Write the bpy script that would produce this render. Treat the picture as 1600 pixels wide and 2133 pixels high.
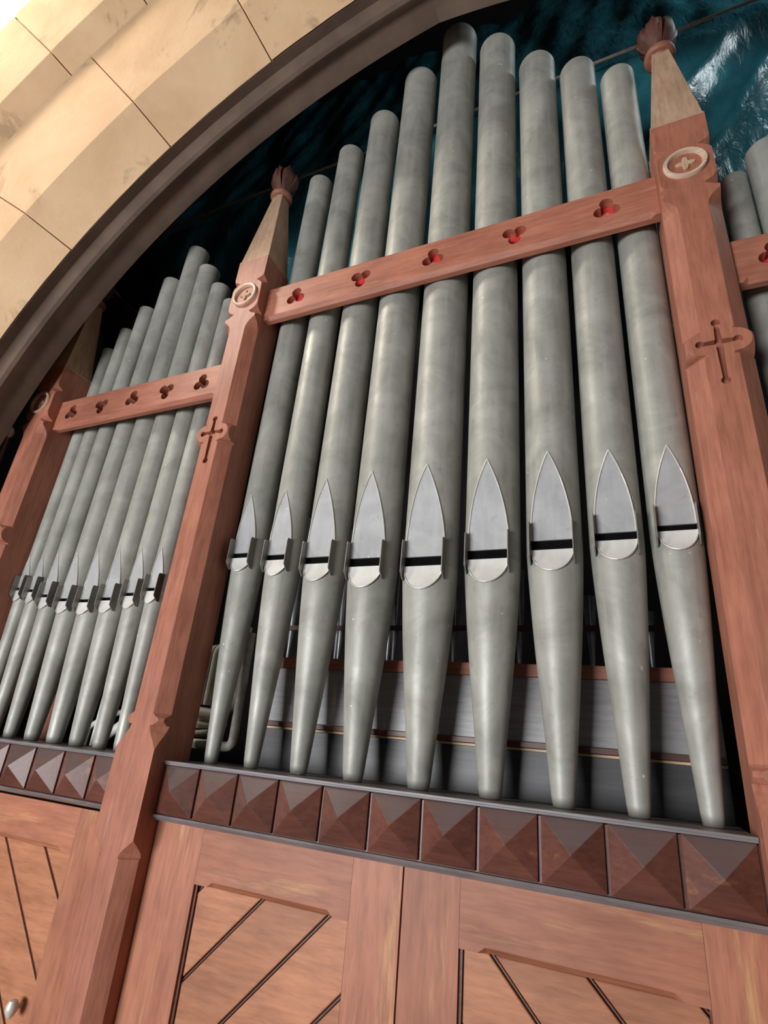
import bpy, bmesh, math, random
from mathutils import Vector, Matrix, noise
random.seed(7)
S = bpy.context.scene
for o in list(bpy.data.objects): bpy.data.objects.remove(o)
C = S.collection

# ---------------------------------------------------------------- units
# Geometry is laid out in "pitches" (one carved frieze block = 0.14 m).
U, Z0 = 0.14, 1.55                     # metres per pitch, height of the frieze top above the floor
def W(p): return Vector((p[0]*U, p[1]*U, Z0 + p[2]*U))

# ---------------------------------------------------------------- camera
cam_d = bpy.data.cameras.new('camera'); cam = bpy.data.objects.new('camera', cam_d); C.objects.link(cam)
cam_d.sensor_fit = 'VERTICAL'; cam_d.sensor_height = 24.0; cam_d.lens = 1138.21/2133*24.0
cam_d.clip_start = 0.02
yaw, pit, rol = 0.448211, 0.400700, 0.0944353
fwd = Vector((-math.sin(yaw)*math.cos(pit), math.cos(yaw)*math.cos(pit), math.sin(pit)))
rt = Vector((math.cos(yaw), math.sin(yaw), 0)); up = rt.cross(fwd)
r2 = rt*math.cos(rol) + up*math.sin(rol); u2 = up*math.cos(rol) - rt*math.sin(rol)
M = Matrix((r2, u2, -fwd)).transposed().to_4x4(); M.translation = W((9.572406, -10.134737, 0.809335))
cam.matrix_world = M
S.camera = cam

# ---------------------------------------------------------------- world, light, exposure
wd = bpy.data.worlds.new('nave_light'); S.world = wd; wd.use_nodes = True
bg = wd.node_tree.nodes['Background']; bg.inputs[0].default_value = (0.92, 0.95, 1.0, 1); bg.inputs[1].default_value = 0.045
def area(name, loc, target, sx, sy, power, col):
    l = bpy.data.lights.new(name, 'AREA'); l.shape = 'RECTANGLE'; l.size = sx; l.size_y = sy; l.energy = power; l.color = col
    o = bpy.data.objects.new(name, l); C.objects.link(o); o.location = loc
    o.rotation_euler = (Vector(target) - Vector(loc)).to_track_quat('-Z', 'Y').to_euler(); return o
area('nave_area_light', (-1.1, -4.9, 1.15), (0.4, 0, 1.9), 2.5, 1.4, 262, (0.97, 0.985, 1.0))  # cool daylight from windows behind the camera
hi = area('nave_area_light', (-3.2, -2.6, 6.6), (-1.6, -0.6, 5.0), 0.8, 0.8, 24, (1.0, 0.90, 0.76)); hi.data.spread = math.radians(52)  # unseen warm lamp added to brighten the arch stones
area('chamber_window_light', (25.6*U, 1.2*U, Z0 + 30*U), (13*U, 3.5*U, Z0 + 22*U), 0.8, 1.4, 30, (0.85, 0.96, 1.0))
S.view_settings.view_transform = 'Standard'; S.view_settings.look = 'None'
S.view_settings.gamma = 1.0; S.view_settings.use_curve_mapping = False
S.view_settings.exposure = 0.2

# ---------------------------------------------------------------- materials
def nodes(name):
    m = bpy.data.materials.new(name); m.use_nodes = True
    nt = m.node_tree; b = nt.nodes['Principled BSDF']; return m, nt, b
def coords(nt, scale=(1,1,1), rot=(0,0,0)):
    tc = nt.nodes.new('ShaderNodeTexCoord'); oi = nt.nodes.new('ShaderNodeObjectInfo')
    mp = nt.nodes.new('ShaderNodeMapping'); mp.inputs['Scale'].default_value = scale; mp.inputs['Rotation'].default_value = rot
    mul = nt.nodes.new('ShaderNodeVectorMath'); mul.operation = 'MULTIPLY_ADD'
    nt.links.new(oi.outputs['Random'], mul.inputs[0]); mul.inputs[1].default_value = (37, 17, 53)
    nt.links.new(tc.outputs['Object'], mul.inputs[2]); nt.links.new(mul.outputs[0], mp.inputs[0]); return mp.outputs[0]
def tex(nt, vec, scale, detail=4, rough=0.55, dist=0.0):
    n = nt.nodes.new('ShaderNodeTexNoise'); n.inputs['Scale'].default_value = scale; n.inputs['Detail'].default_value = detail
    n.inputs['Roughness'].default_value = rough; n.inputs['Distortion'].default_value = dist
    nt.links.new(vec, n.inputs['Vector']); return n.outputs['Fac']
def ramp(nt, fac, stops):
    r = nt.nodes.new('ShaderNodeValToRGB'); e = r.color_ramp.elements
    while len(e) < len(stops): e.new(0.5)
    for i, (p, c) in enumerate(stops): e[i].position = p; e[i].color = (*c, 1) if len(c) == 3 else c
    nt.links.new(fac, r.inputs[0]); return r.outputs[0]
def mix(nt, fac, a, b, mode='MIX'):
    m = nt.nodes.new('ShaderNodeMix'); m.data_type = 'RGBA'; m.blend_type = mode
    for s, v in ((0, fac), (6, a), (7, b)):
        if isinstance(v, (int, float)): m.inputs[s].default_value = v
        elif isinstance(v, tuple): m.inputs[s].default_value = (*v, 1)
        else: nt.links.new(v, m.inputs[s])
    return m.outputs[2]
def bump(nt, b, h, strength, dist=0.01):
    n = nt.nodes.new('ShaderNodeBump'); n.inputs['Strength'].default_value = strength; n.inputs['Distance'].default_value = dist
    nt.links.new(h, n.inputs['Height']); nt.links.new(n.outputs[0], b.inputs['Normal'])
def wood(name, dark, lite, worn, scale, rot=(0,0,0), wear=0.62, rough=0.5):
    m, nt, b = nodes(name)
    g = tex(nt, coords(nt, scale, rot), 9, 6, 0.6, 0.4); blot = tex(nt, coords(nt), 5, 3)
    base = mix(nt, ramp(nt, blot, [(0.3, (0,0,0)), (0.7, (1,1,1))]), ramp(nt, g, [(0.3, dark), (0.7, lite)]), ramp(nt, g, [(0.25, lite), (0.8, tuple(min(1, c*1.22) for c in lite))]))
    w = tex(nt, coords(nt, tuple(s*0.6 for s in scale), rot), 7, 8, 0.7)
    col = mix(nt, ramp(nt, w, [(wear, (0,0,0)), (wear+0.13, (0.75,)*3)]), base, worn)
    sp = tex(nt, coords(nt, (1.0, 1.0, 0.45), (0.3, 0.4, 0.2)), 75, 3, 0.5)
    col = mix(nt, ramp(nt, sp, [(0.745, (0,0,0)), (0.80, (0.55,)*3)]), col, tuple(min(1, c*1.5) for c in lite))
    oi = nt.nodes.new('ShaderNodeObjectInfo')
    col = mix(nt, 1.0, col, ramp(nt, oi.outputs['Random'], [(0, (0.84, 0.82, 0.80)), (1, (1.05, 1.05, 1.05))]), 'MULTIPLY')
    st = tex(nt, coords(nt, tuple(q*1.0 for q in scale), rot), 26, 4, 0.7, 0.2)
    col = mix(nt, 0.8, col, ramp(nt, st, [(0.3, (0.72, 0.68, 0.66)), (0.6, (1.06, 1.06, 1.06))]), 'MULTIPLY')
    nt.links.new(col, b.inputs['Base Color']); b.inputs['Roughness'].default_value = rough
    b.inputs['Specular IOR Level'].default_value = 0.35
    bump(nt, b, g, 0.12, 0.004); return m
RD, RL, RW = (0.28, 0.094, 0.058), (0.41, 0.160, 0.103), (0.56, 0.32, 0.21)
V_, H_ = (3.5, 3.5, 0.35), (0.35, 3.5, 3.5)
M_post = wood('red_stained_wood_upright', RD, RL, RW, V_)
M_rail = wood('red_stained_wood_crosswise', RD, RL, RW, H_)
M_stile = wood('worn_red_wood_upright', (0.26, 0.086, 0.048), (0.40, 0.156, 0.090), (0.62, 0.36, 0.16), V_, wear=0.57)
M_drail = wood('worn_red_wood_crosswise', (0.26, 0.086, 0.048), (0.40, 0.156, 0.090), (0.62, 0.36, 0.16), H_, wear=0.57)
M_boardA = wood('board_wood_rising', (0.30, 0.108, 0.052), (0.44, 0.185, 0.095), (0.55, 0.30, 0.16), (0.4, 3, 3), (0, math.radians(45), 0), wear=0.66)
M_boardB = wood('board_wood_falling', (0.30, 0.108, 0.052), (0.44, 0.185, 0.095), (0.55, 0.30, 0.16), (0.4, 3, 3), (0, math.radians(-45), 0), wear=0.66)
M_frieze = wood('dark_brown_polished_wood', (0.070, 0.028, 0.024), (0.145, 0.052, 0.036), (0.40, 0.17, 0.075), H_, wear=0.61, rough=0.36)
def dust(m, col, lo, hi, amt):
    nt = m.node_tree; b = nt.nodes['Principled BSDF']; src = b.inputs['Base Color'].links[0].from_socket
    g = nt.nodes.new('ShaderNodeNewGeometry'); sx = nt.nodes.new('ShaderNodeSeparateXYZ'); nt.links.new(g.outputs['True Normal'], sx.inputs[0])
    nf = tex(nt, coords(nt), 14, 5, 0.6); mu = nt.nodes.new('ShaderNodeMath'); mu.operation = 'MULTIPLY'
    nt.links.new(ramp(nt, sx.outputs[2], [(lo, (0,0,0)), (hi, (amt,)*3)]), mu.inputs[0]); nt.links.new(ramp(nt, nf, [(0.3, (0.55,)*3), (0.6, (1,1,1))]), mu.inputs[1])
    nt.links.new(mix(nt, mu.outputs[0], src, col), b.inputs['Base Color'])
dust(M_frieze, (0.125, 0.098, 0.096), 0.1, 0.4, 0.72)
M_mould = wood('blue_grey_highlit_wood', (0.12, 0.11, 0.118), (0.235, 0.215, 0.225), (0.46, 0.34, 0.24), (0.4, 3, 3), wear=0.58, rough=0.4)  # blue-grey wood, colour raised to paint in highlights along the ledge lip
M_cap = wood('pale_dusty_wood', (0.37, 0.235, 0.15), (0.50, 0.335, 0.225), (0.60, 0.42, 0.31), V_, wear=0.7, rough=0.7)
M_knob = wood('dark_carved_wood', (0.055, 0.022, 0.016), (0.11, 0.045, 0.032), (0.22, 0.11, 0.08), V_, wear=0.6)
M_ring = wood('ring_wood', (0.22, 0.085, 0.055), (0.32, 0.13, 0.085), (0.5, 0.3, 0.2), H_, wear=0.66)
M_round = wood('pale_rim_wood', (0.45, 0.27, 0.18), (0.66, 0.5, 0.38), (0.74, 0.6, 0.48), H_, wear=0.55)
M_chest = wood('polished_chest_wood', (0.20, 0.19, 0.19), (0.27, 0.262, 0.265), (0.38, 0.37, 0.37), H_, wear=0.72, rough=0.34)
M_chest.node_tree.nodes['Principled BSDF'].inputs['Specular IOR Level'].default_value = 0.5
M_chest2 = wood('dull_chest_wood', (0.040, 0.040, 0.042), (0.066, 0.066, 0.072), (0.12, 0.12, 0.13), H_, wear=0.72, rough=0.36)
M_strip = wood('raw_edge_wood', (0.45, 0.32, 0.19), (0.6, 0.45, 0.28), (0.7, 0.55, 0.4), H_, wear=0.7)
def plain(name, col, rough=0.6, metal=0.0, var=0.25, scale=20, bmp=0.0):
    m, nt, b = nodes(name); f = tex(nt, coords(nt), scale, 5)
    nt.links.new(ramp(nt, f, [(0.25, tuple(c*(1-var) for c in col)), (0.75, tuple(min(1, c*(1+var)) for c in col))]), b.inputs['Base Color'])
    b.inputs['Roughness'].default_value = rough; b.inputs['Metallic'].default_value = metal
    if bmp: bump(nt, b, f, bmp, 0.004)
    return m
def zinc(name, lo, mid, hi, rough=0.48, metal=0.15):
    m, nt, b = nodes(name); v = coords(nt)
    f = tex(nt, v, 7, 6, 0.62, 0.6); f2 = tex(nt, v, 38, 3, 0.6); f3 = tex(nt, coords(nt, (6, 6, 0.5)), 7, 3)
    col = ramp(nt, f, [(0.28, lo), (0.5, mid), (0.74, hi)])
    col = mix(nt, ramp(nt, f2, [(0.62, (0,0,0)), (0.76, (0.4,)*3)]), col, tuple(c*0.72 for c in lo))
    col = mix(nt, ramp(nt, f3, [(0.45, (0,0,0)), (0.8, (0.35,)*3)]), col, tuple(min(1, c*1.2) for c in hi))
    sp = tex(nt, v, 60, 1, 0.3); col = mix(nt, ramp(nt, sp, [(0.80, (0,0,0)), (0.83, (0.7,)*3)]), col, (0.75, 0.74, 0.7))
    nt.links.new(col, b.inputs['Base Color']); b.inputs['Metallic'].default_value = metal
    nt.links.new(ramp(nt, f, [(0.2, (rough+0.1,)*3), (0.8, (rough-0.06,)*3)]), b.inputs['Roughness'])
    bump(nt, b, f, 0.08, 0.004); return m
M_pipe = zinc('dusty_grey_pipe_metal', (0.235, 0.232, 0.205), (0.335, 0.33, 0.295), (0.45, 0.445, 0.405))
M_lip = zinc('smooth_grey_lip_metal', (0.30, 0.30, 0.305), (0.37, 0.37, 0.375), (0.46, 0.46, 0.46), 0.52, 0.1)
M_low = zinc('lit_lower_lip_metal', (0.50, 0.485, 0.45), (0.59, 0.575, 0.54), (0.68, 0.665, 0.63), 0.55, 0.05)  # lip metal lightened in colour for the light it faces
M_ear = zinc('dull_ear_metal', (0.20, 0.19, 0.175), (0.26, 0.25, 0.23), (0.34, 0.33, 0.30), 0.45, 0.5)
M_rim = plain('bright_solder_edge', (0.66, 0.64, 0.58), 0.4, 0.3, 0.1)
M_tube = plain('grey_lead_tube', (0.56, 0.54, 0.46), 0.5, 0.0, 0.25, 30)
M_white = plain('whitish_tube', (0.62, 0.61, 0.56), 0.5, 0.0, 0.12, 30)
M_inner = plain('dark_inner_pipe_metal', (0.32, 0.32, 0.33), 0.3, 0.7, 0.3)
M_black = plain('black_metal', (0.02, 0.018, 0.02), 0.35, 0.0, 0.3)
M_slot_shade = plain('matt_black_slot_shade', (0.006, 0.006, 0.006), 1.0, 0.0, 0.2)  # black colour standing for the shade inside the pipe mouths
M_slot_shade.node_tree.nodes['Principled BSDF'].inputs['Specular IOR Level'].default_value = 0.0
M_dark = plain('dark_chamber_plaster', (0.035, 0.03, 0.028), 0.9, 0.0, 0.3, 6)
M_bw = plain('dark_brown_timber', (0.09, 0.05, 0.038), 0.7, 0.0, 0.3, 8)
M_red = plain('bright_red_felt', (0.62, 0.035, 0.035), 0.8, 0.0, 0.15, 40)
M_brn = plain('brown_felt', (0.16, 0.06, 0.035), 0.8, 0.0, 0.3, 40)
M_rope = plain('grey_brown_rope', (0.46, 0.36, 0.28), 0.8, 0.0, 0.3, 60)
M_plas = plain('white_wall_plaster', (0.80, 0.77, 0.71), 0.85, 0.0, 0.05, 6, 0.15)
M_glass = plain('grey_glass_bead', (0.35, 0.35, 0.38), 0.15, 0.0, 0.1)
def floor_mat():
    m, nt, b = nodes('stone_floor'); br = nt.nodes.new('ShaderNodeTexBrick'); v = coords(nt)
    nt.links.new(v, br.inputs[0]); br.inputs['Scale'].default_value = 2.2
    br.inputs['Color1'].default_value = (0.20, 0.16, 0.125, 1); br.inputs['Color2'].default_value = (0.16, 0.13, 0.10, 1); br.inputs['Mortar'].default_value = (0.15, 0.13, 0.11, 1)
    nt.links.new(br.outputs[0], b.inputs['Base Color']); b.inputs['Roughness'].default_value = 0.6; return m
M_floor = floor_mat()
def stone_mat():
    m, nt, b = nodes('sandstone'); v = coords(nt)
    f = tex(nt, v, 3.2, 7, 0.6, 0.3); g = tex(nt, v, 46, 4, 0.6); h = tex(nt, coords(nt, (1.4, 1, 1)), 2.2, 5, 0.65, 1.0)
    col = ramp(nt, f, [(0.25, (0.64, 0.41, 0.235)), (0.5, (0.76, 0.515, 0.31)), (0.75, (0.86, 0.61, 0.38))])
    col = mix(nt, ramp(nt, h, [(0.575, (0,0,0)), (0.66, (0.6,)*3)]), col, (0.24, 0.165, 0.105))
    oi = nt.nodes.new('ShaderNodeObjectInfo')
    col = mix(nt, ramp(nt, oi.outputs['Random'], [(0, (0.02,)*3), (1, (0.28,)*3)]), col, (0.60, 0.37, 0.22))
    nt.links.new(col, b.inputs['Base Color']); b.inputs['Roughness'].default_value = 0.9
    b.inputs['Specular IOR Level'].default_value = 0.15
    mm = nt.nodes.new('ShaderNodeMath'); mm.operation = 'MULTIPLY_ADD'; nt.links.new(g, mm.inputs[0]); mm.inputs[1].default_value = 0.35; nt.links.new(f, mm.inputs[2])
    bump(nt, b, mm.outputs[0], 0.35, 0.012); return m
M_stone = stone_mat()
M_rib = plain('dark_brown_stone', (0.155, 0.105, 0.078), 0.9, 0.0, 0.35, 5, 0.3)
M_mortar = plain('dark_mortar', (0.30, 0.20, 0.12), 0.95, 0.0, 0.3, 30)
def tarp_mat():
    m, nt, b = nodes('blue_plastic_sheet'); v = coords(nt)
    f = tex(nt, coords(nt, (1.6, 1.6, 0.6), (0, math.radians(28), 0)), 5, 6, 0.6, 0.6)
    col = ramp(nt, f, [(0.3, (0.016, 0.10, 0.14)), (0.55, (0.03, 0.17, 0.21)), (0.8, (0.06, 0.26, 0.30))])
    nt.links.new(col, b.inputs['Base Color']); b.inputs['Roughness'].default_value = 0.30
    b.inputs['Specular IOR Level'].default_value = 1.0
    g = tex(nt, coords(nt, (2.2, 2.2, 0.7), (0, math.radians(30), 0)), 9, 5, 0.6, 0.8)
    bump(nt, b, g, 0.6, 0.02); return m
M_tarp = tarp_mat()

# ---------------------------------------------------------------- builders
def org(parent): return parent.location.copy() if parent is not None else Vector((0, 0, 0))
def obj(name, verts, faces, mat, parent=None, origin=None, smooth=False, bev=0.0, auto=None):
    """verts in pitches, world placed; ONE mesh object, a child of parent if given"""
    root = parent
    while root is not None and root.parent is not None: root = root.parent
    o0 = root.location.copy() if root is not None else (W(origin) if origin is not None else Vector((0, 0, 0)))
    me = bpy.data.meshes.new(name); me.from_pydata([W(v) - o0 for v in verts], [], faces); me.update()
    bm = bmesh.new(); bm.from_mesh(me); bmesh.ops.remove_doubles(bm, verts=bm.verts, dist=1e-6)
    bmesh.ops.recalc_face_normals(bm, faces=bm.faces)
    if smooth:
        lim = math.radians(auto or 40)
        for f in bm.faces: f.smooth = True
        for e in bm.edges:
            if len(e.link_faces) == 2 and e.calc_face_angle(0) > lim: e.smooth = False
    bm.to_mesh(me); bm.free()
    if mat: me.materials.append(mat)
    o = bpy.data.objects.new(name, me); C.objects.link(o)
    if parent is not None: o.parent = parent
    else: o.location = o0
    if bev:
        b = o.modifiers.new('bevel', 'BEVEL'); b.width = bev*U; b.segments = 2; b.limit_method = 'ANGLE'; b.angle_limit = math.radians(35)
    return o
def tag(o, label, cat, group=None):
    o['label'] = label; o['category'] = cat
    if group: o['group'] = group
    return o
def thing(name, label, cat, loc, group=None):
    o = bpy.data.objects.new(name, None); C.objects.link(o); o.location = W(loc); o.empty_display_size = 0.05
    return tag(o, label, cat, group)
def struct(o): o['kind'] = 'structure'; return o
def box(x0, x1, y0, y1, z0, z1):
    v = [(x, y, z) for x in (x0, x1) for y in (y0, y1) for z in (z0, z1)]
    return v, [(0,1,3,2), (4,6,7,5), (0,4,5,1), (2,3,7,6), (0,2,6,4), (1,5,7,3)]
def join(*parts):
    v, f = [], []
    for pv, pf in parts:
        n = len(v); v += list(pv); f += [tuple(i+n for i in q) for q in pf]
    return v, f
def prism_y(outline, y0, y1):
    """closed (x,z) outline extruded along Y"""
    n = len(outline); v = [(x, y0, z) for x, z in outline] + [(x, y1, z) for x, z in outline]
    return v, [tuple(range(n-1, -1, -1)), tuple(range(n, 2*n))] + [(i, (i+1) % n, n+(i+1) % n, n+i) for i in range(n)]
def loft(rings, cap=True, closed=True):
    n = len(rings[0]); v = [p for r in rings for p in r]; f = []
    for k in range(len(rings)-1):
        for i in range(n if closed else n-1):
            j = (i+1) % n; f.append((k*n+i, k*n+j, (k+1)*n+j, (k+1)*n+i))
    if cap: f += [tuple(range(n-1, -1, -1)), tuple(range((len(rings)-1)*n, len(rings)*n))]
    return v, f
def tube(path, r, n=10):
    P = [Vector(p) for p in path]; rings = []
    rad = r if isinstance(r, (list, tuple)) else [r]*len(P)
    t0 = (P[1]-P[0]).normalized(); nrm = t0.orthogonal().normalized()
    for i, p in enumerate(P):
        t = (P[min(i+1, len(P)-1)] - P[max(i-1, 0)]).normalized()
        nrm = (nrm - t*nrm.dot(t)).normalized(); bn = t.cross(nrm)
        rings.append([tuple(p + (nrm*math.cos(a) + bn*math.sin(a))*rad[i]) for a in [2*math.pi*k/n for k in range(n)]])
    return loft(rings)
def lathe(x, y, prof, n=24, mod=None):
    return loft([[(x + r*(mod(a, z) if mod else 1)*math.cos(a), y + r*(mod(a, z) if mod else 1)*math.sin(a), z) for a in [2*math.pi*k/n for k in range(n)]] for r, z in prof])
def rounded(path, rad=0.15, n=5):
    P = [Vector(p) for p in path]; out = [P[0]]
    for i in range(1, len(P)-1):
        a = (P[i-1]-P[i]).normalized()*rad; b = (P[i+1]-P[i]).normalized()*rad
        for k in range(n+1):
            t = k/n; out.append(P[i] + a*(1-t)**2 + b*t**2)
    return out + [P[-1]]
def cut(o, vf):
    """carve a prism out of o for good"""
    me = bpy.data.meshes.new('cutter')
    root = o
    while root.parent is not None: root = root.parent
    me.from_pydata([W(v) - root.location for v in vf[0]], [], vf[1]); 
    bm = bmesh.new(); bm.from_mesh(me); bmesh.ops.recalc_face_normals(bm, faces=bm.faces); bm.to_mesh(me); bm.free()
    c = bpy.data.objects.new('cutter', me); C.objects.link(c); c.parent = o.parent
    if o.parent is None: c.location = o.location
    bpy.context.view_layer.update()
    m = o.modifiers.new('carve', 'BOOLEAN'); m.operation = 'DIFFERENCE'; m.solver = 'EXACT'; m.object = c
    dg = bpy.context.evaluated_depsgraph_get(); new = bpy.data.meshes.new_from_object(o.evaluated_get(dg))
    o.modifiers.clear(); o.data = new
    bpy.data.objects.remove(c)

FLOOR = -Z0/U
# ---------------------------------------------------------------- setting
struct(obj('floor', *box(-60, 70, -75, 13, FLOOR-0.6, FLOOR), M_floor))
XC = 5.46                                # centre line of the arch
AX, AZ, R0 = 8.69, 4.07, 18.65           # centre and radius of the left arc of the pointed arch
def arc_pt(r, Y, phi, side=1):
    x = min(AX + r*math.cos(phi), XC); z = AZ + math.sqrt(max(r*r - (x-AX)**2, 0))
    if phi >= math.pi - 1e-6: z = AZ
    return (x if side == 1 else 2*XC - x, Y, z)
def wall_front():
    v, f = [], []
    ro = R0 + 9.15
    for side in (1, -1):
        for Y in (-5.85, -0.9):
            pts = []
            for k in range(25):
                a = math.pi - (math.pi - math.acos((XC-AX)/ro))*k/24
                p = arc_pt(ro, Y, a, side); pts.append(p)
            col = [(pts[0][0], Y, FLOOR)] + pts
            n = len(v)
            for i, p in enumerate(col):
                v.append(p)
                if i == 0: q = (p[0] - 30*side, Y, FLOOR)
                else:
                    t = (i-1)/24; ang = math.pi/2*t
                    q = (XC - side*(XC + 52)*(1 if t < .6 else 1-(t-.6)/.4), Y, AZ + 46*min(1, t/.6))
                v.append(q)
            for i in range(len(col)-1): f.append((n+2*i, n+2*i+1, n+2*i+3, n+2*i+2))
    return obj('wall_front', v, f, M_plas)
struct(wall_front())
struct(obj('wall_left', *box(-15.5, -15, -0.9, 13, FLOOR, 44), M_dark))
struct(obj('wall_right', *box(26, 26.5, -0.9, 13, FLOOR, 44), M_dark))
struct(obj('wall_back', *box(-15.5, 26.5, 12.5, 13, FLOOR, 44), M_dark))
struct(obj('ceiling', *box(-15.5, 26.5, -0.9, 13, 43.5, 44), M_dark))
# dark infill above and beside the opening, behind the stones
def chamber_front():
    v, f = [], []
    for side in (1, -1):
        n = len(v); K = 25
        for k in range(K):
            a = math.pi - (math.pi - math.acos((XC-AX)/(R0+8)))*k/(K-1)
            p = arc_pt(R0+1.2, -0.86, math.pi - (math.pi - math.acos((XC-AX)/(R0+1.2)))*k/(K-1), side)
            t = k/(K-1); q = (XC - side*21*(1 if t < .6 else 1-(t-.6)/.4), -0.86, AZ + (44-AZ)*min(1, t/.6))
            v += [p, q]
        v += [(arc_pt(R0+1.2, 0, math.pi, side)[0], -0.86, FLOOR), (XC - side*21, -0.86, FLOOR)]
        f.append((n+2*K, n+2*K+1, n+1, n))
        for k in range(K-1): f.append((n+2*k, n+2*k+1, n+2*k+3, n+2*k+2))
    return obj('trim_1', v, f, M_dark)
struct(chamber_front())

# ---------------------------------------------------------------- stone arch
arch = thing('stone_arch', 'pointed sandstone arch of stepped chamfered voussoirs framing the organ', 'arch', (-11, -2, FLOOR))
RIB = [(0.30, -0.88), (0.02, -0.90), (0.0, -1.25), (0.06, -1.5), (0.02, -1.66), (-0.10, -1.78), (-0.15, -1.9), (-0.11, -2.02), (0.03, -2.12), (0.10, -2.25), (0.05, -2.42), (0.0, -2.585), (0.30, -2.585)]
INNER = [(0.30, -2.59), (0.0, -2.60), (0.65, -3.2), (1.3, -3.8), (3.1, -4.16), (4.9, -4.52), (4.9, -0.9), (0.32, -0.9), (0.32, -2.58)]
MORT = {0: [(0.34, -2.5), (0.18, -2.52), (0.74, -3.1), (1.40, -3.70), (3.1, -4.06), (4.88, -4.42), (4.88, -1.0), (0.4, -1.0)], 1: [(4.95, -1.0), (4.95, -4.42), (5.62, -5.1), (7.4, -5.45), (9.15, -5.8), (9.15, -1.0)]}
OUTER = [(4.9, -0.9), (4.9, -4.52), (5.55, -5.2), (7.4, -5.55), (9.2, -5.9), (9.2, -0.9)]
def voussoir(prof, a0, a1, side, steps=10):
    rings = []
    for k in range(steps+1):
        t = k/steps; r = []
        for dr, Y in prof:
            rr = R0 + dr
            amin = math.acos((XC-AX)/rr)
            lo = max(a0, amin) if a0 > 0 else amin
            a = a1 + (lo - a1)*t
            wob = 0.035*noise.noise(Vector((a*26, dr*0.7, Y*0.7 + side*9))) if prof is not RIB else 0.0
            r.append(arc_pt(rr + wob, Y, a, side))
        rings.append(r)
    return loft(rings)
G = 0.0007
jin = [180, 172, 158.2, 144.2, 129.5, 116.35, 0]
jout = [180, 170, 161, 151.5, 141, 131.8, 123, 112, 0]
random.seed(3)
for side in (1, -1):
    for prof, js in ((INNER, jin), (OUTER, jout)):
        for i in range(len(js)-1):
            a1 = math.radians(js[i]) - G; a0 = math.radians(js[i+1]) + G if js[i+1] else 0
            jr = random.uniform(-0.02, 0.02)
            o = obj('voussoir', *voussoir([(d + jr*(0 < d < 4.8), y + jr) for d, y in prof], a0, a1, side), M_stone, arch, smooth=True, auto=24, bev=0.025)
        obj('mortar', *voussoir(MORT[0 if prof is INNER else 1], 0, math.pi, side, 40), M_mortar, arch, smooth=True, auto=24)
    ribx = lambda d: (AX - (R0+d)) if side == 1 else 2*XC - (AX - (R0+d))
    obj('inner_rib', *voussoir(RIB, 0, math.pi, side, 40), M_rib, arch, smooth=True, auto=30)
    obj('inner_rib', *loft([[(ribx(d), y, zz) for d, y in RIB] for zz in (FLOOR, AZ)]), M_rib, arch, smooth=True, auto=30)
    for prof in (INNER, OUTER):
        z = AZ; k = 0
        while z > FLOOR + 0.1:
            z1 = max(FLOOR, z - (2.55 if prof is INNER else 3.0))
            ring = lambda zz: [((AX - (R0+d)) if side == 1 else 2*XC - (AX - (R0+d)), y, zz) for d, y in prof]
            obj('jamb_stone', *loft([ring(z1 + 0.02), ring(z - 0.02)]), M_stone, arch, smooth=True, auto=24, bev=0.025); z = z1

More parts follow.
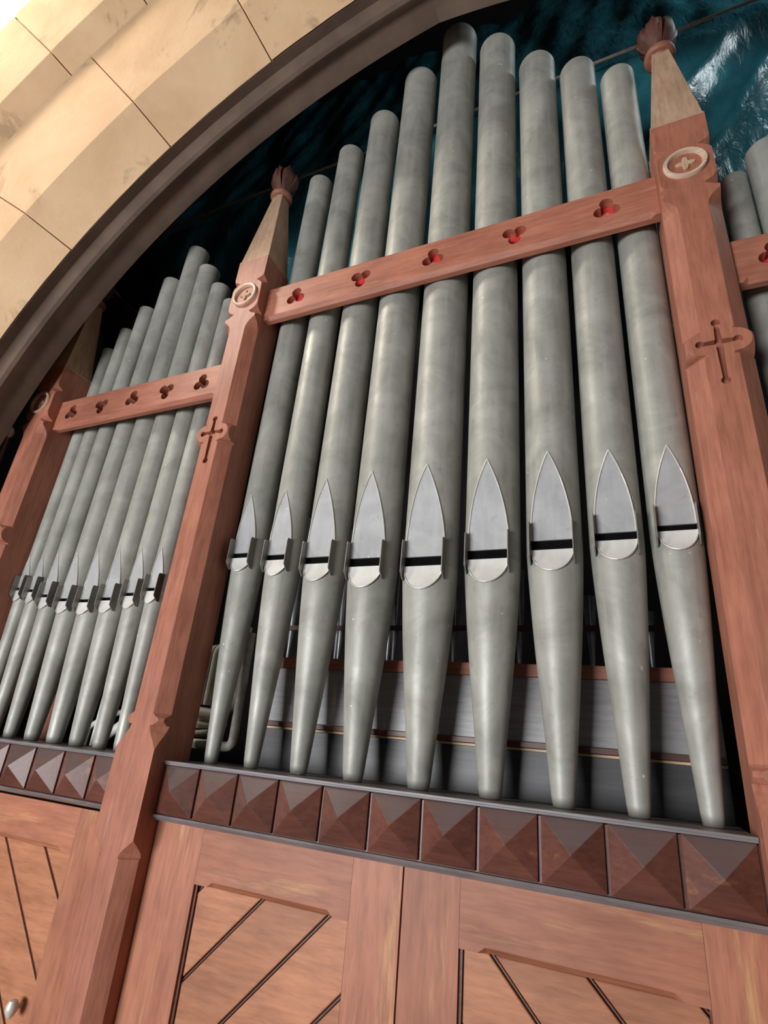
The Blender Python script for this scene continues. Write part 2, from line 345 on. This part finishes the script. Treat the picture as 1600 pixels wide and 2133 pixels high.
# ---------------------------------------------------------------- organ posts
HW = 0.56; YF, YBK = -0.42, 0.72
def post(xc, label, dz=0.0, cross=True):
    t = thing('organ_post', label, 'post', (xc, 0.15, FLOOR), 'moulded posts between the pipe bays')
    pr = [(FLOOR, .28), (-1.77, .28), (-1.75, .245), (-1.66, .28), (-1.55, .40), (-1.44, .53), (-1.38, .56), (0.22, .56), (0.30, .545), (0.42, .47), (0.55, .37), (0.66, .30), (0.755, .27),
          (0.76, .345), (0.80, .40), (0.84, .46), (0.88, .47), (0.92, .44), (0.97, .33), (1.01, .28), (7.93, .28), (7.95, .20), (7.99, .235)]
    for k in range(13):
        a = -math.pi/2 + math.pi*(k+0.5)/13; pr.append((8.255 + 0.255*math.sin(a), 0.275 + 0.255*math.cos(a)))
    pr += [(8.53, .24), (8.55, .28), (11.82, .28), (11.95, .30), (12.08, .37), (12.18, .47), (12.25, .55), (12.34, .555), (12.39, .44), (12.46, .33), (12.51, .28), (12.55, .37), (12.62, .48), (12.72, .53), (12.80, .545),
           (13.50, .545), (13.60, .51), (13.70, .40), (13.76, .31), (13.80, .39), (13.87, .52), (13.95, .555), (14.72, .56)]
    pr = [(z + dz if z > 2 else z, h) for z, h in pr]
    rings = []
    for z, h in pr:
        c = HW - h
        rings.append([(xc-HW, YBK, z), (xc-HW, YF+c, z), (xc-h, YF, z), (xc+h, YF, z), (xc+HW, YF+c, z), (xc+HW, YBK, z)])
    sh = obj('shaft', *loft(rings), M_post, t)
    if cross:
        w, l, rb = 0.042, [0.31, 0.45, 0.31, 0.87], 0.082
        out = []
        for k, (ux, uz) in enumerate(((1, 0), (0, 1), (-1, 0), (0, -1))):
            nx, nz = -uz, ux; L = l[k]; b = math.asin(w/rb)
            out.append((w*1.9*(ux-nx)*0.5 + w*0.9*(ux-nx)*0.5, w*1.4*(uz-nz)))
            s = L - math.sqrt(rb*rb - w*w)
            out.append((ux*s - nx*w, uz*s - nz*w))
            for q in range(9):
                a = -(math.pi - b) + (2*(math.pi - b))*q/8
                out.append((ux*(L + rb*math.cos(a)) + nx*rb*math.sin(a), uz*(L + rb*math.cos(a)) + nz*rb*math.sin(a)))
            out.append((ux*s + nx*w, uz*s + nz*w))
        cut(sh, prism_y([(xc + a, 8.25 + dz + b) for a, b in out], YF-0.2, YF+0.15))
    bv = sh.modifiers.new('bevel', 'BEVEL'); bv.width = 0.018*U; bv.segments = 1; bv.limit_method = 'ANGLE'; bv.angle_limit = math.radians(32)
    # roundel on the head block
    ring = []; 
    prof = [(0.44, YF+0.02), (0.445, YF-0.05), (0.42, YF-0.085), (0.36, YF-0.075), (0.335, YF-0.03), (0.33, YF+0.02)]
    rr = [[(xc + r*math.cos(a), y, 13.2 + dz + r*math.sin(a)) for r, y in prof] for a in [2*math.pi*k/28 for k in range(29)]]
    ro = obj('roundel_rim', *loft(rr, cap=False), M_round, t, smooth=True, auto=50)
    fl = []
    for k in range(32):
        a = 2*math.pi*k/32; fl.append((xc + 0.20*(0.72 + 0.28*math.cos(4*a))*math.cos(a), 13.2 + dz + 0.20*(0.72 + 0.28*math.cos(4*a))*math.sin(a)))
    obj('roundel_flower', *prism_y(fl, YF-0.04, YF+0.02), M_cap, ro, bev=0.012)
    # pyramid cap, ring and carved foliate knob
    yc = 0.15; q = 0.19
    sq = lambda h, z: [(xc-h, yc-h, z+dz), (xc+h, yc-h, z+dz), (xc+h, yc+h, z+dz), (xc-h, yc+h, z+dz)]
    obj('pyramid_cap', *loft([sq(.565, 14.70), sq(.565, 14.76), sq(.54, 14.80), sq(.20, 18.15)]), M_cap, t, bev=0.015)
    obj('neck_ring', *lathe(xc, yc, [(0.2, 18.08+dz)] + [(0.27 + 0.115*math.cos(a), 18.24 + dz + 0.115*math.sin(a)) for a in [-1.8 + 3.6*k/8 for k in range(9)]] + [(0.18, 18.38+dz)], 26), M_ring, t, smooth=True)
    mod = lambda a, z: 1 + (0.20*math.cos(8*a) + 0.10*math.cos(4*a+0.6)) * min(1, max(0, (z-dz-18.4)/0.7))
    kn = obj('foliate_knob', *lathe(xc, yc, [(r, z+dz) for r, z in [(0.18, 18.30), (0.19, 18.42), (0.27, 18.58), (0.37, 18.78), (0.41, 18.95), (0.40, 19.12), (0.34, 19.28), (0.24, 19.38), (0.12, 19.42)]], 40, mod), M_knob, t, smooth=True, auto=60)
    for k in range(6):
        a = 2*math.pi*k/6 + 0.35; ca, sa = math.cos(a), math.sin(a)
        P = [(0.16, 18.36), (0.26, 18.56), (0.40, 18.80), (0.46, 19.0), (0.44, 19.22), (0.34, 19.36), (0.36, 19.46)]
        wd = [0.06, 0.12, 0.18, 0.20, 0.19, 0.14, 0.06]; rings = []
        for (r, z), ww in zip(P, wd):
            rings.append([(xc + ca*(r+dr) - sa*tt, yc + sa*(r+dr) + ca*tt, z + dz + q2) for tt, dr, q2 in ((-ww, -0.03, 0), (0, 0.05, 0.02), (ww, -0.03, 0), (0, -0.06, 0))])
        obj('carved_leaf', *loft(rings), M_knob, kn, smooth=True, auto=50)
    return t
XL, XM, XR = -8.93, -0.55, 11.48
post(XL, 'left end organ post, its cap partly hidden behind the stone arch', -2.35)
post(XM, 'tall organ post between the left bay and the large central bay')
post(XR, 'right organ post with roundel and carved knob before the blue sheet')

# ---------------------------------------------------------------- trefoil rails
def trefoil(x, z, upw, rl=0.155, d=0.170):
    out = []; cs = [(d*math.cos(a), d*math.sin(a)) for a in [math.radians((90 if upw else -90) + 120*k) for k in range(3)]]
    for k in range(60):
        a = 2*math.pi*(k+.5)/60; ux, uz = math.cos(a), math.sin(a); best = 0.09
        for cx, cz in cs:
            b = ux*cx + uz*cz; disc = b*b - (cx*cx + cz*cz - rl*rl)
            if disc > 0: best = max(best, b + math.sqrt(disc))
        out.append((x + ux*best, z + uz*best))
    return out
def rail(x0, x1, z0, z1, label, n, first, felt, tscale=1.0):
    t = thing('organ_rail', label, 'rail', ((x0+x1)/2, 0.05, z0), 'trefoil rails across the pipes')
    y0, y1, c = -0.05, 0.20, 0.10
    sec = lambda x, cc: [(x, y0, z1), (x, y1, z1), (x, y1, z0), (x, y0+cc, z0), (x, y0, z0+cc*1.1)]
    b = obj('board', *loft([sec(x0, .01), sec(x0+.10, .01), sec(x0+.20, c), sec(x1-.20, c), sec(x1-.10, .01), sec(x1, .01)]), M_rail, t)
    st = (x1-x0)/n; cuts = join(*[prism_y(trefoil(x0 + st*(k+.5), (z0+z1)/2 + 0.02, (k % 2 == 0) == first, 0.155*tscale, 0.17*tscale), y0-0.1, y1+0.1) for k in range(n)])
    cut(b, cuts)
    bv = b.modifiers.new('bevel', 'BEVEL'); bv.width = 0.016*U; bv.segments = 1; bv.limit_method = 'ANGLE'; bv.angle_limit = math.radians(40)
    for k in range(n):
        xk = x0 + st*(k+.5)
        obj('felt_backing', *box(xk-.3, xk+.3, y1+0.002, y1+0.022, z0+.2, z1-.2), felt, t)
    return t
rail(0.01, 10.92, 12.36, 13.57, 'long central rail pierced by red backed trefoils', 5, True, M_red)
rail(-8.37, -1.11, 9.87, 11.0, 'left rail with brown backed trefoils, lower than the central one', 5, True, M_brn, 0.95)
rail(12.04, 19.3, 9.87, 11.0, 'right rail cut by the photo edge beyond the right post', 5, True, M_red, 0.95)

# ---------------------------------------------------------------- friezes of pyramid blocks
def frieze(x0, x1, n, label):
    t = thing('organ_frieze', label, 'frieze', ((x0+x1)/2, 0.3, -1.05), 'carved friezes under the pipe feet')
    st = (x1-x0)/n
    obj('backing_board', *box(x0, x1, 0.05, 0.35, -0.97, -0.02), M_frieze, t)
    for k in range(n):
        a, b = x0 + st*k + 0.028, x0 + st*(k+1) - 0.028; lo, hi = -0.93, -0.005; xm, zm = (a+b)/2, (lo+hi)/2
        v = [(a, 0.06, lo), (b, 0.06, lo), (b, 0.06, hi), (a, 0.06, hi), (a, 0, lo), (b, 0, lo), (b, 0, hi), (a, 0, hi), (xm, -0.26, zm)]
        obj('pyramid_block', v, [(3,2,1,0), (0,1,5,4), (1,2,6,5), (2,3,7,6), (3,0,4,7), (4,5,8), (5,6,8), (6,7,8), (7,4,8)], M_frieze, t, bev=0.008)
    obj('ledge', *box(x0, x1, -0.03, 1.75, 0.0, 0.07), M_mould, t, bev=0.015)
    obj('ledge_lip', *box(x0, x1, -0.06, 0.0, 0.035, 0.085), M_mould, t, bev=0.012)
    sec = lambda x: [(x, 0.25, -0.95), (x, -0.03, -0.95), (x, -0.06, -0.985), (x, 0.06, -1.065), (x, 0.25, -1.065)]
    obj('bottom_moulding', *loft([sec(x0), sec(x1)]), M_mould, t)
    return t
frieze(0.012, 10.915, 11, 'long central frieze of eleven dark pyramid blocks')
frieze(-8.365, -1.115, 7, 'left frieze of dark pyramid blocks beside the middle post')
frieze(12.045, 19.3, 7, 'right frieze of dark pyramid blocks beyond the right post')

# ---------------------------------------------------------------- cupboard doors below
def clip(poly, n, c, keep):
    """keep the part of an (x,z) polygon where keep*(n.p - c) >= 0"""
    out = []
    for i in range(len(poly)):
        p, q = poly[i], poly[(i+1) % len(poly)]
        dp, dq = keep*(n[0]*p[0] + n[1]*p[1] - c), keep*(n[0]*q[0] + n[1]*q[1] - c)
        if dp >= 0: out.append(p)
        if (dp > 0 > dq) or (dp < 0 < dq):
            s = dp/(dp-dq); out.append((p[0] + (q[0]-p[0])*s, p[1] + (q[1]-p[1])*s))
    return out
DB, DY = -9.6, 0.15
def door(x0, x1, pl, pr, rising, c0, label, DT=-1.07):
    t = thing('cupboard_door', label, 'door', ((x0+x1)/2, 0.3, DB), 'boarded doors below the frieze')
    pt, pb = -2.03, DB + 1.1
    def frame(name, horizontal, a, b, c, d, ch_lo, ch_hi, mat):
        # a..b across, c..d along; chamfer on lo/hi edge stopped short of its ends
        rings = []
        for s, k in ((c, 0), (c+.30, 0), (c+.42, .09), (d-.42, .09), (d-.30, 0), (d, 0)):
            l, h = (k if ch_lo else 0), (k if ch_hi else 0)
            sec = [(a, DY+.22), (a, DY+l+.001), (a+l+.001, DY), (b-h-.001, DY), (b, DY+h+.001), (b, DY+.22)]
            rings.append([(s, y, u) if horizontal else (u, y, s) for u, y in sec])
        obj(name, *loft(rings), mat, t, bev=0.006)
    frame('stile', False, x0, pl, DB, DT, False, False, M_stile)
    frame('stile', False, pr, x1, DB, DT, False, False, M_stile)
    frame('rail', True, pt, DT, pl+.004, pr-.004, True, False, M_drail)
    frame('rail', True, DB, pb, pl+.004, pr-.004, False, True, M_drail)
    obj('back_panel', *box(pl-.02, pr+.02, DY+.17, DY+.21, pb-.02, pt+.02), M_bw, t)
    for side, (e0, e1) in enumerate(((pl, pl+.055), (pr-.03, pr))):
        obj('panel_bead', *box(e0, e1, DY+.05, DY+.17, pb, pt), M_frieze, t)
    n = (-1, 1) if rising else (1, 1)
    rect = [(pl+.06, pb), (pr-.03, pb), (pr-.03, pt), (pl+.06, pt)]
    vals = [n[0]*x + n[1]*z for x, z in rect]; st = 1.42
    c = c0 + math.ceil((max(vals)-c0)/st)*st
    while c > min(vals):
        p = clip(clip(rect, n, c - 0.045, -1), n, c - st + 0.045, 1)
        if len(p) > 2: obj('board', *prism_y(p, DY+.085, DY+.165), M_boardA if rising else M_boardB, t, bev=0.022)
        # narrow bead lying in each groove
        q = clip(clip(rect, n, c + 0.018, -1), n, c - 0.018, 1)
        if len(q) > 2: obj('groove_bead', *prism_y(q, DY+.115, DY+.165), M_frieze, t)
        c -= st
    return t
door(0.02, 5.625, 1.27, 4.68, True, -4.88, 'left central door with boards rising to the right')
door(5.655, 10.90, 6.64, 10.10, False, 5.12, 'right central door with boards falling to the right')
door(-8.36, -1.12, -7.1, -2.30, False, -6.71, 'left bay door beside the foot of the middle post', -1.13)
ldoor = [o for o in bpy.data.objects if o.get('label', '').startswith('left bay door')][0]
obj('handle', *join(lathe(-2.6, 0.0, [(0.03, -4.92), (0.07, -4.88), (0.115, -4.80), (0.12, -4.72), (0.08, -4.63), (0.02, -4.61)], 18), tube([(-2.6, 0.0, -4.76), (-2.6, 0.24, -4.76)], 0.045, 12)), M_rim, ldoor, smooth=True)
ldoor.children[-1]['label'] = 'pale metal knob'
for xa, xb, lb in ((0.02, 10.9, 'low red wooden plinth under the two central doors'), (-8.36, -1.12, 'low red wooden plinth under the left bay door')):
    tag(obj('case_plinth', *box(xa, xb, 0.1, 0.6, FLOOR, DB-0.01), M_post, None, ((xa+xb)/2, .3, FLOOR), bev=0.03), lb, 'plinth')

# ---------------------------------------------------------------- front organ pipes
YP = 0.86
def front_pipe(X, r, zs, sh, zl, zp, zt, label, group, rf=None):
    t = thing('organ_pipe', label, 'pipe', (X, YP, 0.072), group)
    A0 = math.asin(0.73); rf = rf or 0.35*r; zf = 0.072; NO = 34; NI = 6
    def Rz(z):
        if z >= zs: return r
        s = (z-zf)/(zs-zf); s2 = s + 0.13*math.sin(math.pi*s)*s      # gently swelling foot
        return rf + (r-rf)*min(1, s2)
    def pt(R, a, z): return (X + R*math.sin(a), YP - R*math.cos(a), z)
    def a_up(z): 
        s = (z-zs-sh)/(zp-zs-sh)
        return A0 if s <= 0 else (0.0 if s >= 1 else math.asin(0.73*(1 - s**2.1)))
    def a_lo(z):
        s = (zs-z)/(zs-zl); return 0.0 if s >= 1 else math.asin(0.73*math.sqrt(max(0, 1-s*s)))
    def outer(zs_, af):
        rings = []
        for z in zs_:
            a = af(z); rings.append([pt(Rz(z), a + (2*math.pi-2*a)*k/NO, z) for k in range(NO+1)])
        return rings
    # resonator
    zz = [zs, zs+sh*.5] + [zs+sh + (zp-zs-sh)*(1-(1-k/14)**1.6) for k in range(15)] + [zp+.4, zp + (zt-zp)*.35, zp+(zt-zp)*.7, zt-.05]
    rings = outer(zz, a_up)
    rings.append([pt(r*1.012, 2*math.pi*k/NO, zt-.04) for k in range(NO+1)]); rings.append([pt(r*1.012, 2*math.pi*k/NO, zt) for k in range(NO+1)])
    rings.append([pt(r*.93, 2*math.pi*k/NO, zt) for k in range(NO+1)]); rings.append([pt(r*.93, 2*math.pi*k/NO, zt-1.2) for k in range(NO+1)])
    obj('resonator', *loft(rings, cap=False, closed=False), M_pipe, t, smooth=True, auto=60)
    def chord(R, a, z, off=0.0):
        p, q = pt(R, -a, z), pt(R, a, z)
        return [(p[0] + (q[0]-p[0])*k/NI, p[1] - off, z) for k in range(NI+1)]
    zu = [z for z in zz if zs+sh-1e-6 <= z <= zp+1e-6]
    g = [chord(r, a_up(z), z) for z in zu]
    inner = [[(x, y+.03, z) for x, y, z in row] for row in g]
    lf = loft(g, cap=False, closed=False)
    bot = loft([g[0], [(x, y+.05, z) for x, y, z in g[0]]], cap=False, closed=False)
    ul = obj('upper_lip', *join(lf, bot), M_lip, t, smooth=True, auto=40)
    ed = join(*[tube([(pt(r+.004, s*a_up(z), z)) for z in zu], 0.0125 + 0.004*(r > .41), 6) for s in (-1, 1)])
    obj('lip_edge', *ed, M_rim, ul, smooth=True, auto=60)
    # foot
    zfz = [zf, zf+.02] + [zf+.16] + [zf + (zl-zf)*k/10 for k in range(1, 11)] + [zl + (zs-zl)*(k/8)**1.7 for k in range(1, 9)]
    fr = outer(zfz, lambda z: a_lo(z) if z > zl else 0.0)
    fr[0] = [(X + (x-X)*.86, YP + (y-YP)*.86, z) for x, y, z in fr[0]]; fr[1] = [(X + (x-X)*.93, YP + (y-YP)*.93, z) for x, y, z in fr[1]]
    ft = loft(fr, cap=False, closed=False); ft[1].append(tuple(range(NO)))
    obj('foot', *ft, M_pipe, t, smooth=True, auto=60)
    zlo = [z for z in zfz if z >= zl-1e-6]
    gl = [chord(Rz(z), a_lo(z), z, 0.028) for z in zlo]; gb = [chord(Rz(z), a_lo(z), z, -0.03) for z in zlo]
    fr_ = loft(gl, cap=False, closed=False); e1 = loft([[row[0] for row in gl], [row[0] for row in gb]], cap=False, closed=False)
    e2 = loft([[row[-1] for row in gl], [row[-1] for row in gb]], cap=False, closed=False); e3 = loft([gl[-1], gb[-1]], cap=False, closed=False)
    ll = obj('lower_lip', *join(fr_, e1, e2, e3), M_low, t, smooth=True, auto=40)
    rimp = [(x, y-.002, z) for x, y, z in [row[0] for row in gl[::-1]] + [row[-1] for row in gl]]
    obj('lip_rim', *tube(rimp, 0.012 + 0.004*(r > .41), 6), M_rim, ll, smooth=True, auto=60)
    yc_ = YP - r*math.cos(A0)
    obj('slot_shade_plate', *box(X - .70*r, X + .70*r, yc_+.09, yc_+.14, zs-.06, zs+sh+.14), M_slot_shade, t)  # added black plate that paints the mouth slot as deep shade
    # ears
    ye = YP - r*math.cos(A0); d = 0.20 if r > .41 else 0.19
    for s in (-1, 1):
        xa, xb = X + s*r*.735, X + s*(r*.735 + .022)
        out = [(ye+.05, zs+sh+.38), (ye-d*.9, zs+sh+.36), (ye-d, zs+sh+.30), (ye-d, zs-.16), (ye-d*.3, zs-.30), (ye+.05, zs-.30)]
        v = [(xa, y, z) for y, z in out] + [(xb, y, z) for y, z in out]; n = len(out)
        obj('ear', v, [tuple(range(n)), tuple(range(2*n-1, n-1, -1))] + [(i, (i+1) % n, n+(i+1) % n, n+i) for i in range(n)], M_ear, t, bev=0.004)
    return t
CP = [(0.51,.422,4.90,.14,4.51,6.64,19.32), (1.63,.450,4.78,.15,4.34,6.65,20.33), (2.86,.520,4.61,.18,4.15,6.79,21.43), (4.15,.581,4.47,.21,3.94,6.81,22.99), (5.56,.615,4.41,.22,3.86,6.80,24.59),
      (6.95,.590,4.50,.21,3.97,6.75,22.97), (8.23,.553,4.64,.21,4.17,6.78,21.14), (9.41,.503,4.77,.17,4.34,6.67,20.08), (10.46,.455,4.90,.13,4.49,6.64,19.09)]
od = ['first', 'second', 'third', 'fourth', 'fifth', 'sixth', 'seventh', 'eighth', 'ninth']
extra = [', slim, beside the middle post', '', '', ', tall and wide', ', the tallest and widest of all', ', very tall and wide', '', '', ', slim, beside the right post']
for i, a in enumerate(CP): front_pipe(*a, f'{od[i]} grey pipe from the left in the central bay{extra[i]}', 'grey pipes of the central bay')
LP = [(-8.13,.27,13.89), (-7.45,.30,14.64), (-6.68,.335,15.48), (-5.74,.38,16.6), (-4.82,.40,17.88), (-3.95,.385,16.63), (-3.11,.35,15.48), (-2.38,.315,14.54), (-1.62,.28,13.8)]
LS = [4.30, 4.22, 4.03, 3.88, 3.83, 3.87, 3.99, 4.12, 4.30]
for i, (x, r, zt) in enumerate(LP):
    if i == 8: continue            # the ninth stands wholly hidden behind the middle post
    front_pipe(x, r, LS[i], .10, LS[i]-.34-.1*r, 5.38, zt, f'{od[i]} grey pipe from the left in the narrow left bay' + (', its tallest' if i == 4 else ''), 'grey pipes of the left bay', .5*r)
for i in range(3):
    x, r, zt = ((12.61, .28, 13.75), (13.36, .42, 14.42), (14.25, .42, 15.5))[i]
    front_pipe(x, r, LS[8-i], .10, LS[8-i]-.38, 5.38, zt, ['grey pipe top just right of the right post', 'grey pipe at the right photo edge, second beyond the right post', 'grey pipe third beyond the right post, at the photo edge'][i], 'grey pipes of the right bay', .5*r)

# ---------------------------------------------------------------- wind chest and works behind the feet
ch = thing('wind_chest', 'polished dark wind chest panels behind the central pipe feet', 'chest', (5.9, 1.8, 0.075))
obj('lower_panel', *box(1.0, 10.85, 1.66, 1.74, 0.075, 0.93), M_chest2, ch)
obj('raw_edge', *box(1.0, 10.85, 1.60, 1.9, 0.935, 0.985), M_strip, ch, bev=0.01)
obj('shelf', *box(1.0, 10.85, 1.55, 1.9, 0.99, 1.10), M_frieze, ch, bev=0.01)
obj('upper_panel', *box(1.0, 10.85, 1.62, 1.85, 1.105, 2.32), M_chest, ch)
obj('top_rail', *box(1.0, 10.85, 1.54, 4.4, 2.325, 2.58), M_rail, ch, bev=0.015)
random.seed(11)
NTH = 'first second third fourth fifth sixth seventh eighth ninth tenth eleventh twelfth thirteenth fourteenth fifteenth sixteenth seventeenth eighteenth nineteenth twentieth twenty-first twenty-second twenty-third twenty-fourth twenty-fifth twenty-sixth'.split()
for k in range(26):
    x = 1.25 + 0.375*k; h = 6.6 - 0.12*k + random.uniform(-.1, .1)
    o = obj('inner_pipe', *lathe(x, 2.2 + 0.5*(k % 2), [(0.05, 2.585), (0.055, 2.9), (0.13, 3.9), (0.13, h), (0.115, h), (0.115, h-.1)], 12), M_inner, None, (x, 2.2 + 0.5*(k % 2), 2.585), smooth=True)
    tag(o, f'{NTH[k]} small dark inner pipe from the left on the wind chest', 'pipe', 'small inner pipes on the chest')
o = obj('pipe_rack', *box(1.0, 10.85, 1.96, 2.03, 3.35, 3.46), M_bw, None, (6, 2.0, 3.35)); tag(o, 'thin dark rack board holding the small inner pipes', 'rack')
# lead wind tubes seen left of the first pipes
def wtube(path, r, label, mat=M_tube, rad=0.22):
    o = obj('wind_tube', *tube(rounded(path, rad), r, 12), mat, None, path[0], smooth=True); return tag(o, label, 'tube', 'bent wind tubes')
wtube([(0.36, 1.7, 3.2), (0.60, 1.7, 0.46), (-0.9, 1.7, 0.46)][0:1] + [(0.38, 1.7, 0.42), (-0.95, 1.75, 0.42)], 0.115, 'bent grey tube turning up beside the second central foot')
wtube([(-0.70, 1.75, 1.35), (-0.70, 1.75, 2.85), (-0.2, 2.3, 3.0)], 0.10, 'upright grey tube behind the middle post, right of a pair')
wtube([(-0.98, 1.75, 1.35), (-0.98, 1.75, 2.75), (-0.98, 2.5, 3.0)], 0.10, 'upright grey tube behind the middle post, left of a pair')
wtube([(-1.3, 1.65, 1.17), (-0.1, 1.65, 1.10)], 0.15, 'thick level tube below the upright pair', M_tube)
wtube([(-1.3, 1.65, 0.86), (0.0, 1.75, 0.93)], 0.11, 'level tube in the middle of the stack')
wtube([(-1.35, 1.45, 0.58), (-0.25, 1.5, 0.70)], 0.08, 'lowest slanting tube of the stack')
wtube([(0.05, 1.95, 3.4), (0.02, 1.95, 1.35), (-0.3, 1.95, 1.15)], 0.10, 'brownish tube behind the first central foot')
wtube([(-4.55, 1.6, 0.085), (-4.55, 1.6, 0.55), (-4.1, 1.7, 0.85), (-3.0, 1.8, 1.2)], 0.075, 'bent pale tube behind the left bay feet', M_white, 0.12)
wtube([(-4.28, 1.6, 0.085), (-4.28, 1.6, 2.0)], 0.05, 'straight white rod behind the left bay feet', M_white)
wtube([(-3.9, 1.6, 0.30), (-2.6, 1.7, 1.25)], 0.13, 'pale slanting tube near the foot of the middle post', M_white)
wtube([(-2.95, 2.1, 0.95), (-2.2, 2.2, 1.6)], 0.16, 'grey slanting tube high behind the last left foot', M_tube)
o = obj('inner_board', *box(-7.2, -6.6, 2.0, 2.2, 0.075, 3.2), M_rail, None, (-6.9, 2.1, 0.07)); tag(o, 'brown upright board in the dark behind the left bay feet', 'board')
o = obj('wood_beam', *prism_y([(-12.2, 18.9), (-10.3, 15.9), (-7.9, 15.8), (-8.1, 16.25), (-8.95, 17.1), (-10.44, 18.35), (-11.2, 19.2)], 1.6, 2.1), M_bw, None, (-10, 1.85, 15.8), bev=0.03); tag(o, 'dark brown beam end behind the top of the left bay', 'beam')
o = obj('black_conduit', *tube([(-9.75, -0.62, FLOOR+.01), (-9.75, -0.62, 9.4)], 0.14, 14), M_black, None, (-9.75, -0.62, FLOOR), smooth=True); tag(o, 'black upright pipe between the arch and the left post', 'conduit')
o = obj('glass_bead', *lathe(-9.72, -0.62, [(0.02, 9.41), (0.12, 9.5), (0.16, 9.65), (0.12, 9.8), (0.02, 9.9)], 16), M_glass, None, (-9.72, -0.62, 9.4), smooth=True); tag(o, 'small grey glass bead on top of the black upright pipe', 'bead')

# ---------------------------------------------------------------- blue plastic sheet on a rope
YR, ZR = 3.7, 24.85
def sheet():
    NX, NZ = 210, 150; v, f = [], []
    x0, x1 = -12.0, 24.0
    for j in range(NZ+1):
        s = j/NZ
        for i in range(NX+1):
            x = x0 + (x1-x0)*i/NX
            if s < 0.55:                                  # hanging part, below the rope
                k = s/0.55; zb = 8.0 if x > 11 else 8.0 + 11.0*min(1, (11-x)/1.5); z = zb + (ZR-zb)*k; y = YR + 0.10 + 1.0*(1-k)
                fold = 0
                w = x + (ZR - z)*0.58                     # folds fall from upper right to lower left
                fold += 0.55*math.exp(-((w-14.65)/0.30)**2) + 0.65*math.exp(-((w-16.75)/0.36)**2) + 0.5*math.exp(-((w-18.9)/0.33)**2) + 0.3*math.exp(-((w-12.2)/0.3)**2) + 0.30*abs(math.sin(w*0.52 + 0.5*math.sin(w*.21))) ** 1.5 + 0.16*math.sin(w*1.9 + 0.8*math.sin(z*.3)) + 0.06*math.sin(w*4.3 + z*.4)
                y -= fold*min(1, (1-k)*5)*0.9
            else:                                          # part laid back above the rope
                k = (s-0.55)/0.45; z = ZR + 13.5*k; y = YR + 0.10 + 3.2*k + 0.2*math.sin(math.pi*k)
                y -= min(1, k*6)*(0.10*math.sin(x*1.7 + z*.35) + 0.06*math.sin(x*3.9 - z*.6))
            n = noise.noise(Vector((x*.9, z*.5, 1.7)))*0.14 + noise.noise(Vector((x*2.6, z*1.3, 4.1)))*0.06
            v.append((x, y - n, z))
    for j in range(NZ):
        for i in range(NX):
            a = j*(NX+1)+i; f.append((a, a+1, a+NX+2, a+NX+1))
    return obj('plastic_sheet', v, f, M_tarp, None, (6, YR, 6), smooth=True, auto=80)
tag(sheet(), 'wrinkled blue green plastic sheet hung over a rope behind the pipes', 'sheet')
o = obj('rope', *tube([(-14.9, YR-.30, ZR-.05), (0, YR-.30, ZR-.1), (10, YR-.30, ZR), (25.9, YR-.30, ZR+.3)], 0.055, 8), M_rope, None, (5, YR, ZR), smooth=True); tag(o, 'thin taut rope across the plastic sheet', 'rope')
